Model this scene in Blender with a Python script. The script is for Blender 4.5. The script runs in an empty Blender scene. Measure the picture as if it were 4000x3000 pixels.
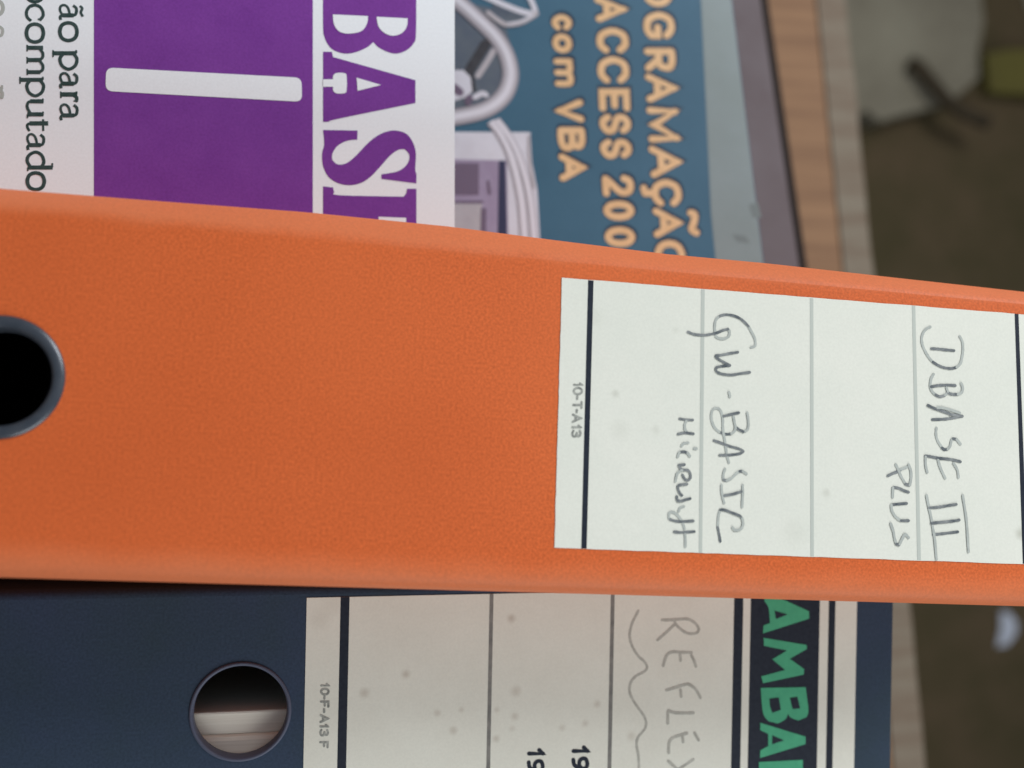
import bpy, bmesh, math, random
from mathutils import Vector, Matrix
random.seed(7)
S = bpy.context.scene
COL = S.collection
rad = math.radians

# ------------------------------------------------------------------ camera
FPX, IW, IH = 4200.0, 4000.0, 3000.0          # focal length in pixels of a 4000 x 3000 picture
PITCH = math.atan(FPX / 19450.0)               # phone tilted a little upwards, turned on its side
CAM = Vector((0, 0, .14))
FWD = Vector((0, math.cos(PITCH), math.sin(PITCH)))
UPP = Vector((0, -math.sin(PITCH), math.cos(PITCH)))   # up in the room = right in the picture
RGT = Vector((1, 0, 0))                                 # right in the room = down in the picture
cd = bpy.data.cameras.new('camera')
co = bpy.data.objects.new('camera', cd); COL.objects.link(co)
m3 = Matrix((UPP, -RGT, -FWD)).transposed()
co.matrix_world = Matrix.Translation(CAM) @ m3.to_4x4()
cd.sensor_width = 36; cd.lens = 36 * FPX / IW
cd.clip_start = .005; cd.clip_end = 30
cd.dof.use_dof = True; cd.dof.focus_distance = .25; cd.dof.aperture_fstop = 8.5
S.camera = co

# ------------------------------------------------------------------ light
w = bpy.data.worlds.new('World'); S.world = w; w.use_nodes = True
bg = w.node_tree.nodes['Background']
bg.inputs[0].default_value = (.80, .90, 1.0, 1); bg.inputs[1].default_value = .22


def area(name, loc, target, size, power, col):
    l = bpy.data.lights.new(name, 'AREA'); l.energy = power; l.color = col
    l.shape = 'RECTANGLE'; l.size, l.size_y = size
    o = bpy.data.objects.new(name, l); COL.objects.link(o)
    o.location = loc
    o.rotation_euler = (Vector(target) - Vector(loc)).to_track_quat('-Z', 'Y').to_euler()
    return o


area('window_light', (-.92, -.34, 1.08), (0, .25, .2), (.8, .8), 23, (.985, .995, .985))
area('fill_light', (.95, -.42, .55), (.05, .25, .18), (.8, .8), 10, (.98, 1, .97))  # unseen fill added on the right to lift the folds and navy label
S.view_settings.view_transform = 'Standard'; S.view_settings.look = 'None'
S.view_settings.gamma = 1; S.view_settings.exposure = .09
S.view_settings.use_curve_mapping = False

# ------------------------------------------------------------------ materials


def lin(c, k=1.0):
    out = []
    for v in c:
        v /= 255.0
        out.append(min(1, k * (v / 12.92 if v <= .04045 else ((v + .055) / 1.055) ** 2.4)))
    return (*out, 1)


def mat(name, c1, c2=None, rough=.6, scale=400, detail=4, bump=0, bscale=None, metal=0, spec=.15, stretch=None, spots=None, speck=0, sheen=0, fold_tone=None):
    m = bpy.data.materials.new(name); m.use_nodes = True
    nt = m.node_tree; b = nt.nodes['Principled BSDF']
    b.inputs['Roughness'].default_value = rough; b.inputs['Metallic'].default_value = metal
    b.inputs['Specular IOR Level'].default_value = spec
    b.inputs['Base Color'].default_value = c1
    if sheen:
        b.inputs['Sheen Weight'].default_value = sheen; b.inputs['Sheen Roughness'].default_value = .45; b.inputs['Sheen Tint'].default_value = (1, .72, .6, 1)
    tc = nt.nodes.new('ShaderNodeTexCoord'); vec = tc.outputs['Object']
    if stretch:
        mp = nt.nodes.new('ShaderNodeMapping'); mp.inputs['Scale'].default_value = stretch
        nt.links.new(vec, mp.inputs[0]); tvec = mp.outputs[0]
    else:
        tvec = vec
    col = None
    if c2:
        n = nt.nodes.new('ShaderNodeTexNoise'); n.inputs['Scale'].default_value = scale
        n.inputs['Detail'].default_value = detail; n.inputs['Roughness'].default_value = .65
        nt.links.new(tvec, n.inputs['Vector'])
        r = nt.nodes.new('ShaderNodeMapRange'); r.inputs['From Min'].default_value = .32; r.inputs['From Max'].default_value = .68
        nt.links.new(n.outputs[0], r.inputs[0])
        mx = nt.nodes.new('ShaderNodeMix'); mx.data_type = 'RGBA'
        mx.inputs['A'].default_value = c1; mx.inputs['B'].default_value = c2
        nt.links.new(r.outputs[0], mx.inputs['Factor']); col = mx.outputs['Result']
    if speck:                                  # fine fibre speckle
        n = nt.nodes.new('ShaderNodeTexNoise'); n.inputs['Scale'].default_value = 1700; n.inputs['Detail'].default_value = 3
        nt.links.new(vec, n.inputs['Vector'])
        r = nt.nodes.new('ShaderNodeMapRange'); r.inputs['From Min'].default_value = .3; r.inputs['From Max'].default_value = .7
        r.inputs['To Min'].default_value = 1 - speck; r.inputs['To Max'].default_value = 1 + speck
        nt.links.new(n.outputs[0], r.inputs[0])
        vm = nt.nodes.new('ShaderNodeVectorMath'); vm.operation = 'SCALE'
        if col: nt.links.new(col, vm.inputs[0])
        else: vm.inputs[0].default_value = c1[:3]
        nt.links.new(r.outputs[0], vm.inputs['Scale']); col = vm.outputs[0]
    for (u, v, rr, sc, k) in (spots or []):    # paper stains and tonal card patches, each with its own place and size
        d = nt.nodes.new('ShaderNodeVectorMath'); d.operation = 'SUBTRACT'; d.inputs[1].default_value = (u, 0, v)
        nt.links.new(vec, d.inputs[0])
        d2 = nt.nodes.new('ShaderNodeVectorMath'); d2.operation = 'MULTIPLY'; d2.inputs[1].default_value = (1, 0, 1)
        nt.links.new(d.outputs[0], d2.inputs[0])
        ln = nt.nodes.new('ShaderNodeVectorMath'); ln.operation = 'LENGTH'; nt.links.new(d2.outputs[0], ln.inputs[0])
        mr = nt.nodes.new('ShaderNodeMapRange'); mr.interpolation_type = 'SMOOTHSTEP'
        mr.inputs['From Min'].default_value = 0; mr.inputs['From Max'].default_value = rr
        mr.inputs['To Min'].default_value = k; mr.inputs['To Max'].default_value = 0
        nt.links.new(ln.outputs['Value'], mr.inputs[0])
        mx = nt.nodes.new('ShaderNodeMix'); mx.data_type = 'RGBA'
        nt.links.new(mr.outputs[0], mx.inputs['Factor'])
        if col: nt.links.new(col, mx.inputs['A'])
        else: mx.inputs['A'].default_value = c1
        mx.inputs['B'].default_value = sc; col = mx.outputs['Result']
    if fold_tone:                                   # paler orange blended in along both long folds
        uL, uR, wc = fold_tone
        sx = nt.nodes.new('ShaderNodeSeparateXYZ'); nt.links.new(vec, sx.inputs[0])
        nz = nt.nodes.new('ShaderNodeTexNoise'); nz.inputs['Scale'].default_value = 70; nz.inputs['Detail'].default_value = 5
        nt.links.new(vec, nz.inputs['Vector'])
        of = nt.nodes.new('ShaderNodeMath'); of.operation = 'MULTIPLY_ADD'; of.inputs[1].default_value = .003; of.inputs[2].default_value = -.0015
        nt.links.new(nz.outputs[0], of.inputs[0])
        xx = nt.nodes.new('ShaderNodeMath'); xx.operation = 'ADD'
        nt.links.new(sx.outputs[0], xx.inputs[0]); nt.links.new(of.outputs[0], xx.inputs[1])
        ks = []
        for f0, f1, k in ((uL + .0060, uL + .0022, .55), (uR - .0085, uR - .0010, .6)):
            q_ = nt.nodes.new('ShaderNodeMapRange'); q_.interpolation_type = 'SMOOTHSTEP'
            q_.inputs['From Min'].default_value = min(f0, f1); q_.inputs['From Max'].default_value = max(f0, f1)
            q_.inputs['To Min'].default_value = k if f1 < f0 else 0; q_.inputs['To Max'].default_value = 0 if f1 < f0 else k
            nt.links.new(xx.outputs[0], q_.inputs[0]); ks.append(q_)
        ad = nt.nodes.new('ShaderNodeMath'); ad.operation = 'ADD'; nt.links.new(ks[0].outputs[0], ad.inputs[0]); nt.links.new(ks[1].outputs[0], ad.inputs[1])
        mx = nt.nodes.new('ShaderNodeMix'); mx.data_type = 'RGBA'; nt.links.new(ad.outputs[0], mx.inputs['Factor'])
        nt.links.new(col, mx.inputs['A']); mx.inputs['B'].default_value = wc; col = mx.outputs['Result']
    if col: nt.links.new(col, b.inputs['Base Color'])
    if bump:
        n = nt.nodes.new('ShaderNodeTexNoise'); n.inputs['Scale'].default_value = bscale or scale; n.inputs['Detail'].default_value = 5
        nt.links.new(tvec, n.inputs['Vector'])
        bp = nt.nodes.new('ShaderNodeBump'); bp.inputs['Strength'].default_value = bump; bp.inputs['Distance'].default_value = .0004
        nt.links.new(n.outputs[0], bp.inputs['Height']); nt.links.new(bp.outputs[0], b.inputs['Normal'])
    return m


ORANGE = mat('orange_card', (.545, .107, .028, 1), (.605, .127, .036, 1), rough=.52, scale=11, detail=6, bump=.05, bscale=1500, speck=.2, sheen=.10, fold_tone=(-.0382, .0382, (.64, .20, .09, 1)),
             spots=[(-.012, .215, .05, (.66, .16, .05, 1), .35), (.02, .10, .06, (.46, .082, .02, 1), .35), (-.03, .09, .03, (.44, .08, .02, 1), .3), (.012, .165, .03, (.50, .095, .024, 1), .3), (-.02, .15, .035, (.62, .14, .04, 1), .25)])
NAVY = mat('navy_card', (.027, .046, .068, 1), (.031, .048, .090, 1), rough=.6, scale=25, bump=.12, bscale=900, speck=.16)
BROWNIN = mat('hole_dark_brown', (.035, .025, .018, 1), rough=.8)
DARKIN = mat('hole_shade_black', (.008, .008, .009, 1), rough=.8)  # near black: the shade inside the finger hole put into the colour
GUN = mat('gunmetal', (.036, .046, .064, 1), (.055, .063, .08, 1), rough=.3, scale=300, metal=.25, spec=.7)
SLATE = mat('slate_enamel', (.085, .095, .14, 1), rough=.42)
PAPER = mat('sheet_paper', (.86, .82, .74, 1), (.74, .69, .61, 1), rough=.85, scale=30, stretch=(60, 1, 1))
INK = mat('navy_ink', (.012, .016, .028, 1), (.02, .026, .04, 1), rough=.55, scale=900)
RULE = mat('grey_rule_ink', (.47, .50, .465, 1), rough=.7)
RULE2 = mat('dark_rule_ink', (.15, .15, .145, 1), (.24, .235, .22, 1), rough=.7, scale=500)
PEN = mat('pen_ink', (.065, .08, .095, 1), (.27, .285, .29, 1), rough=.6, scale=330)
PENL = mat('faint_pen_ink', (.45, .48, .455, 1), (.36, .385, .37, 1), rough=.7, scale=500)
PENCIL = mat('pencil', (.34, .34, .305, 1), (.48, .48, .435, 1), rough=.7, scale=600)
TYPE = mat('typed_ink', (.17, .18, .17, 1), (.40, .41, .38, 1), rough=.7, scale=900)
GREEN = mat('green_print', (.075, .385, .215, 1), (.06, .32, .185, 1), rough=.6, scale=260)
WHITE = mat('coated_white', (.79, .835, .885, 1), rough=.42, speck=.03)
PURPLE = mat('purple_print', (.170, .041, .285, 1), (.195, .051, .318, 1), rough=.42, scale=70, speck=.10)
TEXTG = mat('green_black_print', (.022, .050, .047, 1), (.055, .085, .085, 1), rough=.5, scale=700)
FAINT = mat('faint_print', (.40, .43, .41, 1), rough=.5)
PAGES = mat('book_pages', (.62, .55, .43, 1), (.50, .43, .33, 1), rough=.9, scale=20, stretch=(1, 80, 1))
BLUE = mat('blue_cover', (.034, .098, .160, 1), (.046, .120, .190, 1), rough=.5, scale=22, speck=.08)
PALEB = mat('pale_blue_band', (.205, .25, .265, 1), (.18, .22, .225, 1), rough=.4, scale=30, speck=.04)
CREAM = mat('apricot_print', (.68, .45, .255, 1), (.61, .385, .20, 1), rough=.42, scale=170)
SHAD = mat('print_drop_shadow', (.010, .020, .042, 1), (.018, .042, .078, 1), rough=.42, scale=180)
TUBE = [mat('art_tube_tone', (.27 + .085 * k, .245 + .088 * k, .28 + .098 * k, 1), rough=.42) for k in range(5)]
LILAC1 = mat('art_lilac_grey', (.42, .395, .43, 1), (.35, .325, .36, 1), rough=.42, scale=90)
LILAC2 = mat('art_pale_lilac', (.58, .58, .66, 1), (.51, .50, .57, 1), rough=.42, scale=80)
LILAC3 = mat('art_mid_lilac', (.30, .25, .36, 1), (.25, .20, .30, 1), rough=.42, scale=160)
LILAC4 = mat('art_dim_mauve', (.135, .10, .155, 1), rough=.42)
ARTDK = mat('art_dark', (.030, .032, .075, 1), rough=.42)
ARTBK = mat('art_charcoal', (.030, .030, .038, 1), (.05, .05, .06, 1), rough=.42, scale=300)
ARTSL = mat('art_slate', (.075, .095, .135, 1), (.10, .12, .15, 1), rough=.42, scale=120)
SCUFF = mat('scuffed_band', (.145, .175, .18, 1), rough=.5)
MAUVE = mat('mauve_cloth', (.108, .087, .096, 1), (.128, .108, .12, 1), rough=.75, scale=40, bump=.1, bscale=1200)
MAROON = mat('maroon_cloth', (.012, .006, .005, 1), rough=.7)
WOOD = mat('pine_board', (.24, .138, .078, 1), (.155, .085, .05, 1), rough=.7, scale=9, detail=6, stretch=(16, 4, .8), bump=.15, bscale=9)
EDGE = mat('edge_strip', (.17, .145, .113, 1), (.125, .09, .066, 1), rough=.7, scale=30, stretch=(3, 1, .4))
SHELF = mat('shelf_wood', (.16, .10, .06, 1), (.11, .066, .04, 1), rough=.6, scale=8, stretch=(1, 9, 9))
WALL = mat('brown_wall', (.098, .070, .041, 1), (.060, .050, .024, 1), rough=.9, scale=7)
CLOTH = mat('pale_canvas', (.25, .228, .175, 1), (.165, .145, .11, 1), rough=.9, scale=6, bump=.2, bscale=40)
STRAP = mat('dark_strap', (.05, .038, .024, 1), rough=.8)
OLIVE = mat('olive_cloth', (.125, .11, .03, 1), (.10, .085, .028, 1), rough=.9, scale=8, bump=.2, bscale=30)
TAG = mat('pale_tag', (.50, .53, .62, 1), rough=.7)
STEEL = mat('nail_steel', (.2, .2, .2, 1), rough=.4, metal=1)

# ------------------------------------------------------------------ frames and helpers
ZS = -.0008                                    # top of the shelf


def rot(lean, yaw):                            # lean: top to the right; yaw: right side nearer
    a, p = rad(lean), rad(yaw)
    Rz = Matrix(((math.cos(p), math.sin(p), 0), (-math.sin(p), math.cos(p), 0), (0, 0, 1)))
    Ry = Matrix(((math.cos(a), 0, math.sin(a)), (0, 1, 0), (-math.sin(a), 0, math.cos(a))))
    return Rz @ Ry


def ray(x, y):
    return UPP * ((x - 2000) / FPX) + RGT * ((y - 1500) / FPX) + FWD


def at_Y(x, y, Y):
    d = ray(x, y); return CAM + d * (Y / d.y)


class Frame:
    """An upright front face: x to the right along it, z up along it, y into the thing."""
    def __init__(s, anchor, lean, yaw, u0=None, u1=None):
        s.R = rot(lean, yaw); s.P = anchor.copy()

    def uv(s, x, y):
        d = ray(x, y); n = s.R.col[1]
        q = CAM + d * ((s.P - CAM).dot(n) / d.dot(n)) - s.P
        return (q.dot(s.R.col[0]), q.dot(s.R.col[2]))

    def seat(s, u0, u1):                       # move the origin down to the shelf, under the middle
        um = (u0 + u1) / 2
        vb = (ZS - s.P.z - min(s.R[2][0] * u0, s.R[2][0] * u1)) / s.R[2][2]
        s.P = s.P + s.R.col[0] * um + s.R.col[2] * vb
        return um, vb

    def empty(s, name, label, cat, group=None):
        o = bpy.data.objects.new(name, None); COL.objects.link(o)
        o.empty_display_size = .02
        o.matrix_world = Matrix.Translation(s.P) @ s.R.to_4x4()
        o['label'] = label; o['category'] = cat
        if group: o['group'] = group
        return o

    def pts(s, L, x0=0, y0=0, k=1.0):
        return [s.uv(x0 + a / k, y0 + b / k) for a, b in L]


def soften(L, lim=52):
    """Round the curves of an outline but keep its true corners."""
    n = len(L); P = [Vector(p) for p in L]; cor = []
    for i in range(n):
        d1, d2 = P[i] - P[i - 1], P[(i + 1) % n] - P[i]
        cor.append(math.degrees(d1.angle(d2, 0)) > lim)
    out = []
    for i in range(n):
        p1, p2 = P[i], P[(i + 1) % n]
        p0 = p1 if cor[i] else P[i - 1]
        p3 = p2 if cor[(i + 1) % n] else P[(i + 2) % n]
        if cor[i] and cor[(i + 1) % n]:
            out.append(tuple(p1)); continue
        for k in range(5):
            t = k / 5
            out.append(tuple(.5 * ((2 * p1) + (p2 - p0) * t + (2 * p0 - 5 * p1 + 4 * p2 - p3) * t * t + (3 * p1 - p0 - 3 * p2 + p3) * t ** 3)))
    return out


class MB:
    def __init__(s):
        s.v, s.f, s.m, s.n = [], [], [], 0

    def add(s, vs, fs, mi=0):
        o = len(s.v); s.v += [tuple(p) for p in vs]
        s.f += [tuple(i + o for i in f) for f in fs]; s.m += [mi] * len(fs)

    def layer(s):
        s.n += 1; return (s.n % 14) * 4e-6

    def poly(s, uv, h, mi=0):                   # flat print, h above the front face
        h += s.layer(); s.add([(u, -h, v) for u, v in uv], [tuple(range(len(uv)))], mi)

    def ribbon(s, uv, wd, h, mi=0, smooth=True, closed=False, round_=True, jit=0):
        P = [Vector(p) for p in uv]
        if smooth and len(P) > 2:
            Q = []; n = len(P); R = range(n if closed else n - 1)
            for i in R:
                p0 = P[i - 1] if (i > 0 or closed) else P[i]
                p1, p2 = P[i], P[(i + 1) % n]
                p3 = P[(i + 2) % n] if (i + 2 < n or closed) else p2
                for k in range(5):
                    t = k / 5
                    Q.append(.5 * ((2 * p1) + (p2 - p0) * t + (2 * p0 - 5 * p1 + 4 * p2 - p3) * t * t + (3 * p1 - p0 - 3 * p2 + p3) * t ** 3))
            if not closed: Q.append(P[-1])
            P = Q
        n = len(P); L = []; Rr = []
        for i in range(n):
            a = P[i - 1] if (i > 0 or closed) else None
            b = P[(i + 1) % n] if (i < n - 1 or closed) else None
            d1 = (P[i] - a) if a is not None else (b - P[i])
            d2 = (b - P[i]) if b is not None else d1
            if d1.length < 1e-9: d1 = d2
            if d2.length < 1e-9: d2 = d1
            d1 = d1.normalized(); d2 = d2.normalized(); t = d1 + d2
            t = t.normalized() if t.length > .2 else d1
            nn = Vector((-t.y, t.x)); k = 1 / max(.55, nn.dot(Vector((-d1.y, d1.x))))
            ww = wd * (1 + (random.random() - .5) * jit)
            L.append(P[i] + nn * ww / 2 * k); Rr.append(P[i] - nn * ww / 2 * k)
        h += s.layer()
        vs = [(p.x, -h, p.y) for p in L] + [(p.x, -h, p.y) for p in Rr]
        s.add(vs, [(i, (i + 1) % n, n + (i + 1) % n, n + i) for i in range(n if closed else n - 1)], mi)
        if round_ and not closed:
            for p in (P[0], P[-1]):
                hh = h + 2e-6
                s.add([(p.x + math.cos(a * .785) * wd / 2, -hh, p.y + math.sin(a * .785) * wd / 2) for a in range(8)], [tuple(range(8))], mi)

    def prism(s, uy, v0, v1, mi=0):             # outline in (x, y) extruded up
        n = len(uy)
        s.add([(u, y, v0) for u, y in uy] + [(u, y, v1) for u, y in uy],
              [tuple(reversed(range(n))), tuple(range(n, 2 * n))] + [(i, (i + 1) % n, n + (i + 1) % n, n + i) for i in range(n)], mi)

    def box(s, u0, u1, y0, y1, v0, v1, mi=0):
        s.prism([(u0, y0), (u1, y0), (u1, y1), (u0, y1)], v0, v1, mi)

    def lathe(s, prof, uc, vc, seg=72, mi=0):   # profile of (radius, y) round an axis along y
        n = len(prof); vs = []
        for i in range(seg):
            a = 2 * math.pi * i / seg
            vs += [(uc + r * math.cos(a), y, vc + r * math.sin(a)) for r, y in prof]
        s.add(vs, [(i * n + k, i * n + k + 1, ((i + 1) % seg) * n + k + 1, ((i + 1) % seg) * n + k) for i in range(seg) for k in range(n - 1)], mi)

    def build(s, name, mats, parent=None, smooth=False, label=None, bevel=0):
        me = bpy.data.meshes.new(name); me.from_pydata(s.v, [], s.f)
        for q in (mats if isinstance(mats, (list, tuple)) else [mats]): me.materials.append(q)
        for p, mi in zip(me.polygons, s.m): p.material_index = mi; p.use_smooth = smooth
        bm = bmesh.new(); bm.from_mesh(me)
        if not getattr(s, 'keep', False): bmesh.ops.recalc_face_normals(bm, faces=bm.faces)
        bm.to_mesh(me); bm.free()
        o = bpy.data.objects.new(name, me); COL.objects.link(o)
        if parent: o.parent = parent
        if label: o['label'] = label
        if bevel:
            b = o.modifiers.new('bevel', 'BEVEL'); b.width = bevel; b.segments = 2; b.limit_method = 'ANGLE'
        return o


def holed_sheet(u0, u1, v0, v1, hu, hv, hr, y0, y1):
    """A board with a round hole: vertices shared all the way round."""
    m = MB(); N = 64
    circ = [(hu + hr * math.cos(2 * math.pi * i / N), hv + hr * math.sin(2 * math.pi * i / N)) for i in range(N)]
    rect = []
    for i in range(N):
        c, s_ = math.cos(2 * math.pi * i / N), math.sin(2 * math.pi * i / N)
        tx = ((u1 - hu) if c > 0 else (u0 - hu)) / c if abs(c) > 1e-9 else 1e9
        tz = ((v1 - hv) if s_ > 0 else (v0 - hv)) / s_ if abs(s_) > 1e-9 else 1e9
        t = min(tx, tz); rect.append([hu + t * c, hv + t * s_])
    for cu, cv in ((u0, v0), (u0, v1), (u1, v0), (u1, v1)):
        j = min(range(N), key=lambda i: (math.atan2(rect[i][1] - hv, rect[i][0] - hu) - math.atan2(cv - hv, cu - hu)) ** 2)
        rect[j] = [cu, cv]
    vs = []
    for y in (y0, y1):
        vs += [(u, y, v) for u, v in circ] + [(u, y, v) for u, v in rect]
    fs = []
    for i in range(N):
        k = (i + 1) % N
        fs += [(i, k, N + k, N + i), (2 * N + i, 3 * N + i, 3 * N + k, 2 * N + k), (i, 2 * N + i, 2 * N + k, k), (N + i, N + k, 3 * N + k, 3 * N + i)]
    m.add(vs, fs); return m


# ------------------------------------------------------------------ lettering: glyphs as strokes in a unit box
SANS = {
 'A': [[(0, 0), (.5, 1), (1, 0)], [(.2, .34), (.8, .34)]],
 'C': [('s', [(.95, .78), (.75, .96), (.5, 1), (.2, .9), (.03, .5), (.2, .1), (.5, 0), (.75, .04), (.95, .22)])],
 'G': [('s', [(.95, .80), (.75, .96), (.5, 1), (.2, .9), (.03, .5), (.2, .1), (.5, 0), (.78, .05), (.95, .2)]), [(.95, .16), (.95, .44), (.58, .44)]],
 'O': [('c', [(.5, 1), (.13, .85), (0, .5), (.13, .15), (.5, 0), (.87, .15), (1, .5), (.87, .85)])],
 'E': [[(1, 1), (.06, 1), (.06, 0), (1, 0)], [(.06, .5), (.85, .5)]],
 'S': [('s', [(.93, .82), (.7, .98), (.35, .99), (.08, .82), (.12, .6), (.5, .5), (.88, .40), (.95, .18), (.65, .01), (.3, .01), (.05, .2)])],
 'R': [[(.06, 0), (.06, 1)], ('s', [(.06, 1), (.6, 1), (.95, .9), (.98, .7), (.85, .5), (.5, .45), (.06, .45)]), [(.5, .45), (1, 0)]],
 'P': [[(.06, 0), (.06, 1)], ('s', [(.06, 1), (.6, 1), (.95, .9), (.98, .7), (.85, .5), (.5, .45), (.06, .45)])],
 'M': [[(0, 0), (.04, 1), (.5, .12), (.96, 1), (1, 0)]],
 'V': [[(0, 1), (.5, 0), (1, 1)]],
 'B': [[(.06, 0), (.06, 1)], ('s', [(.06, 1), (.6, 1), (.9, .88), (.88, .64), (.6, .53), (.06, .53)]), ('s', [(.06, .53), (.65, .53), (.98, .38), (.95, .12), (.6, 0), (.06, 0)])],
 '0': [('c', [(.5, 1), (.13, .85), (0, .5), (.13, .15), (.5, 0), (.87, .15), (1, .5), (.87, .85)])],
 '1': [[(.1, .72), (.6, 1), (.6, 0)]],
 '2': [('s', [(0, .75), (.15, .95), (.5, 1), (.85, .92), (.95, .7), (.8, .5), (.3, .2), (.02, 0)]), [(.02, 0), (1, 0)]],
 '3': [('s', [(.05, .9), (.5, 1), (.9, .85), (.8, .6), (.4, .54)]), ('s', [(.4, .54), (.95, .4), (.9, .1), (.45, 0), (.02, .12)])],
 '9': [('c', [(.5, 1), (.1, .88), (.06, .62), (.3, .44), (.7, .46), (.95, .68), (.85, .92)]), ('s', [(.94, .7), (.9, .4), (.6, .08), (.15, 0)])],
 'T': [[(0, 1), (1, 1)], [(.5, 1), (.5, 0)]],
 'F': [[(.1, 0), (.1, 1), (1, 1)], [(.1, .52), (.8, .52)]],
 '-': [[(.1, .45), (.9, .45)]],
 'c': [('s', [(.95, .8), (.6, 1), (.25, .9), (.03, .5), (.25, .1), (.6, 0), (.95, .2)])],
 'o': [('c', [(.5, 1), (.13, .85), (0, .5), (.13, .15), (.5, 0), (.87, .15), (1, .5), (.87, .85)])],
 'm': [[(.03, 0), (.03, 1)], ('s', [(.03, .8), (.2, .97), (.4, .95), (.5, .75), (.5, 0)]), ('s', [(.5, .8), (.68, .97), (.88, .95), (.97, .75), (.97, 0)])],
 'CED': [[(.5, 0), (.5, -.33)], [(.5, -.33), (.3, -.36)]],
 'TIL': [('s', [(.12, 1.20), (.2, 1.34), (.5, 1.30), (.75, 1.22), (.88, 1.38)])],
}
# bold roman: each stroke with its own width (of the x-height)
ROMAN = {
 'a': [('s', [(.12, .78), (.3, .97), (.6, .95), (.72, .78), (.72, .2), (.82, .03), (1, .06)], .15), ('c', [(.72, .55), (.3, .5), (.1, .3), (.16, .08), (.4, .02), (.72, .2)], .13), ('l', [(.72, .8), (.72, .15)], .22)],
 'o': [('c', [(.5, 1), (.15, .87), (.02, .5), (.15, .13), (.5, 0), (.85, .13), (.98, .5), (.85, .87)], .19), ('s', [(.08, .7), (.02, .5), (.08, .3)], .13), ('s', [(.92, .7), (.98, .5), (.92, .3)], .13)],
 'c': [('s', [(.92, .78), (.7, .97), (.4, .97), (.12, .78), (.03, .5), (.12, .2), (.42, .01), (.75, .05), (.97, .28)], .16), ('s', [(.12, .75), (.05, .5), (.12, .25)], .14), ('l', [(.86, .8), (.94, .76)], .2)],
 'p': [('l', [(.16, .96), (.16, -.38)], .22), ('s', [(.2, .8), (.45, .99), (.8, .88), (.98, .5), (.8, .12), (.45, .0), (.2, .18)], .17), ('l', [(.0, -.4), (.36, -.4)], .08), ('l', [(0, .95), (.16, .95)], .1)],
 'r': [('l', [(.3, .98), (.3, .04)], .24), ('s', [(.34, .72), (.55, .95), (.9, .92)], .18), ('l', [(.05, .03), (.6, .03)], .08), ('l', [(.05, .95), (.3, .95)], .1), ('l', [(.84, .88), (.92, .86)], .2)],
 'm': [('l', [(.1, .98), (.1, .04)], .22), ('s', [(.12, .76), (.28, .96), (.44, .92), (.5, .7)], .15), ('l', [(.5, .8), (.5, .04)], .22), ('s', [(.52, .76), (.68, .96), (.84, .92), (.9, .7)], .15), ('l', [(.9, .8), (.9, .04)], .22), ('l', [(0, .03), (.22, .03)], .08), ('l', [(.4, .03), (.62, .03)], .08), ('l', [(.79, .03), (1, .03)], .08)],
 'u': [('l', [(.14, .98), (.14, .2)], .22), ('s', [(.14, .3), (.2, .08), (.45, .02), (.75, .2)], .15), ('l', [(.8, .98), (.8, .03)], .22), ('l', [(0, .95), (.2, .95)], .08), ('l', [(.66, .95), (.84, .95)], .08), ('l', [(.8, .03), (1, .03)], .08)],
 't': [('l', [(.35, 1.25), (.35, .15)], .24), ('s', [(.35, .2), (.45, .03), (.7, .02), (1, .14)], .14), ('l', [(0, .95), (1, .95)], .11)],
 'd': [('s', [(.8, .82), (.55, .98), (.2, .86), (.03, .5), (.2, .1), (.5, .0), (.8, .2)], .17), ('l', [(.82, 1.5), (.82, .03)], .22), ('l', [(.6, 1.48), (.82, 1.48)], .09), ('l', [(.82, .03), (1, .03)], .08)],
 'TIL': [('s', [(.15, 1.18), (.3, 1.32), (.55, 1.24), (.8, 1.36)], .13)],
}


def glyph(mb, F, g, y0, y1, bx0, bx1, H, wpx, h, mi=0, font=SANS, dx=0, dy=0, slope=0):
    """Set one letter: it runs from picture row y0 to y1, its baseline from bx0 to bx1, cap height H (all read off the cover)."""
    def P(a, b):
        return F.uv(bx0 + (bx1 - bx0) * a + H * b + dx, y0 + (y1 - y0) * a + slope * H * b + dy)
    p0, p1 = F.uv(bx0, y0), F.uv(bx0 + 100, y0)
    k = math.dist(p0, p1) / 100
    for st in font[g]:
        if isinstance(st, tuple):
            kind, L = st[0], st[1]; wd = (st[2] * 1.18 * H if len(st) > 2 else wpx) * k
            mb.ribbon([P(a, b) for a, b in L], wd, h, mi, smooth=kind != 'l', closed=kind == 'c', round_=len(st) < 3)
        else:
            mb.ribbon([P(a, b) for a, b in st], wpx * k, h, mi, smooth=False)
            if len(st) > 2:
                for a, b in st[1:-1]:
                    u, v = P(a, b); r = wpx * k / 2; hh = h + mb.layer()
                    mb.add([(u + math.cos(t * .785) * r, -hh, v + math.sin(t * .785) * r) for t in range(8)], [tuple(range(8))], mi)


def strokes(mb, F, L, wpx, h, jit=.25):
    """Pen strokes: (ink, points, origin)."""
    for mi, pts_, (x0, y0) in L:
        uv = [F.uv(x0 + a / 4, y0 + b / 4) for a, b in pts_]
        k = math.dist(F.uv(x0, y0), F.uv(x0 + 100, y0)) / 100
        mb.ribbon(uv, wpx * k, h, mi, jit=jit)


# ------------------------------------------------------------------ the setting
def structure(name, mb, m):
    o = mb.build(name, m); o['kind'] = 'structure'; return o


m = MB(); m.box(-.75, .75, .165, .95, ZS - .022, ZS); structure('shelf', m, SHELF)
m = MB(); m.box(-2.2, 2.2, 1.62, 1.66, -1.0, 2.4); structure('wall', m, WALL)

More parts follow.
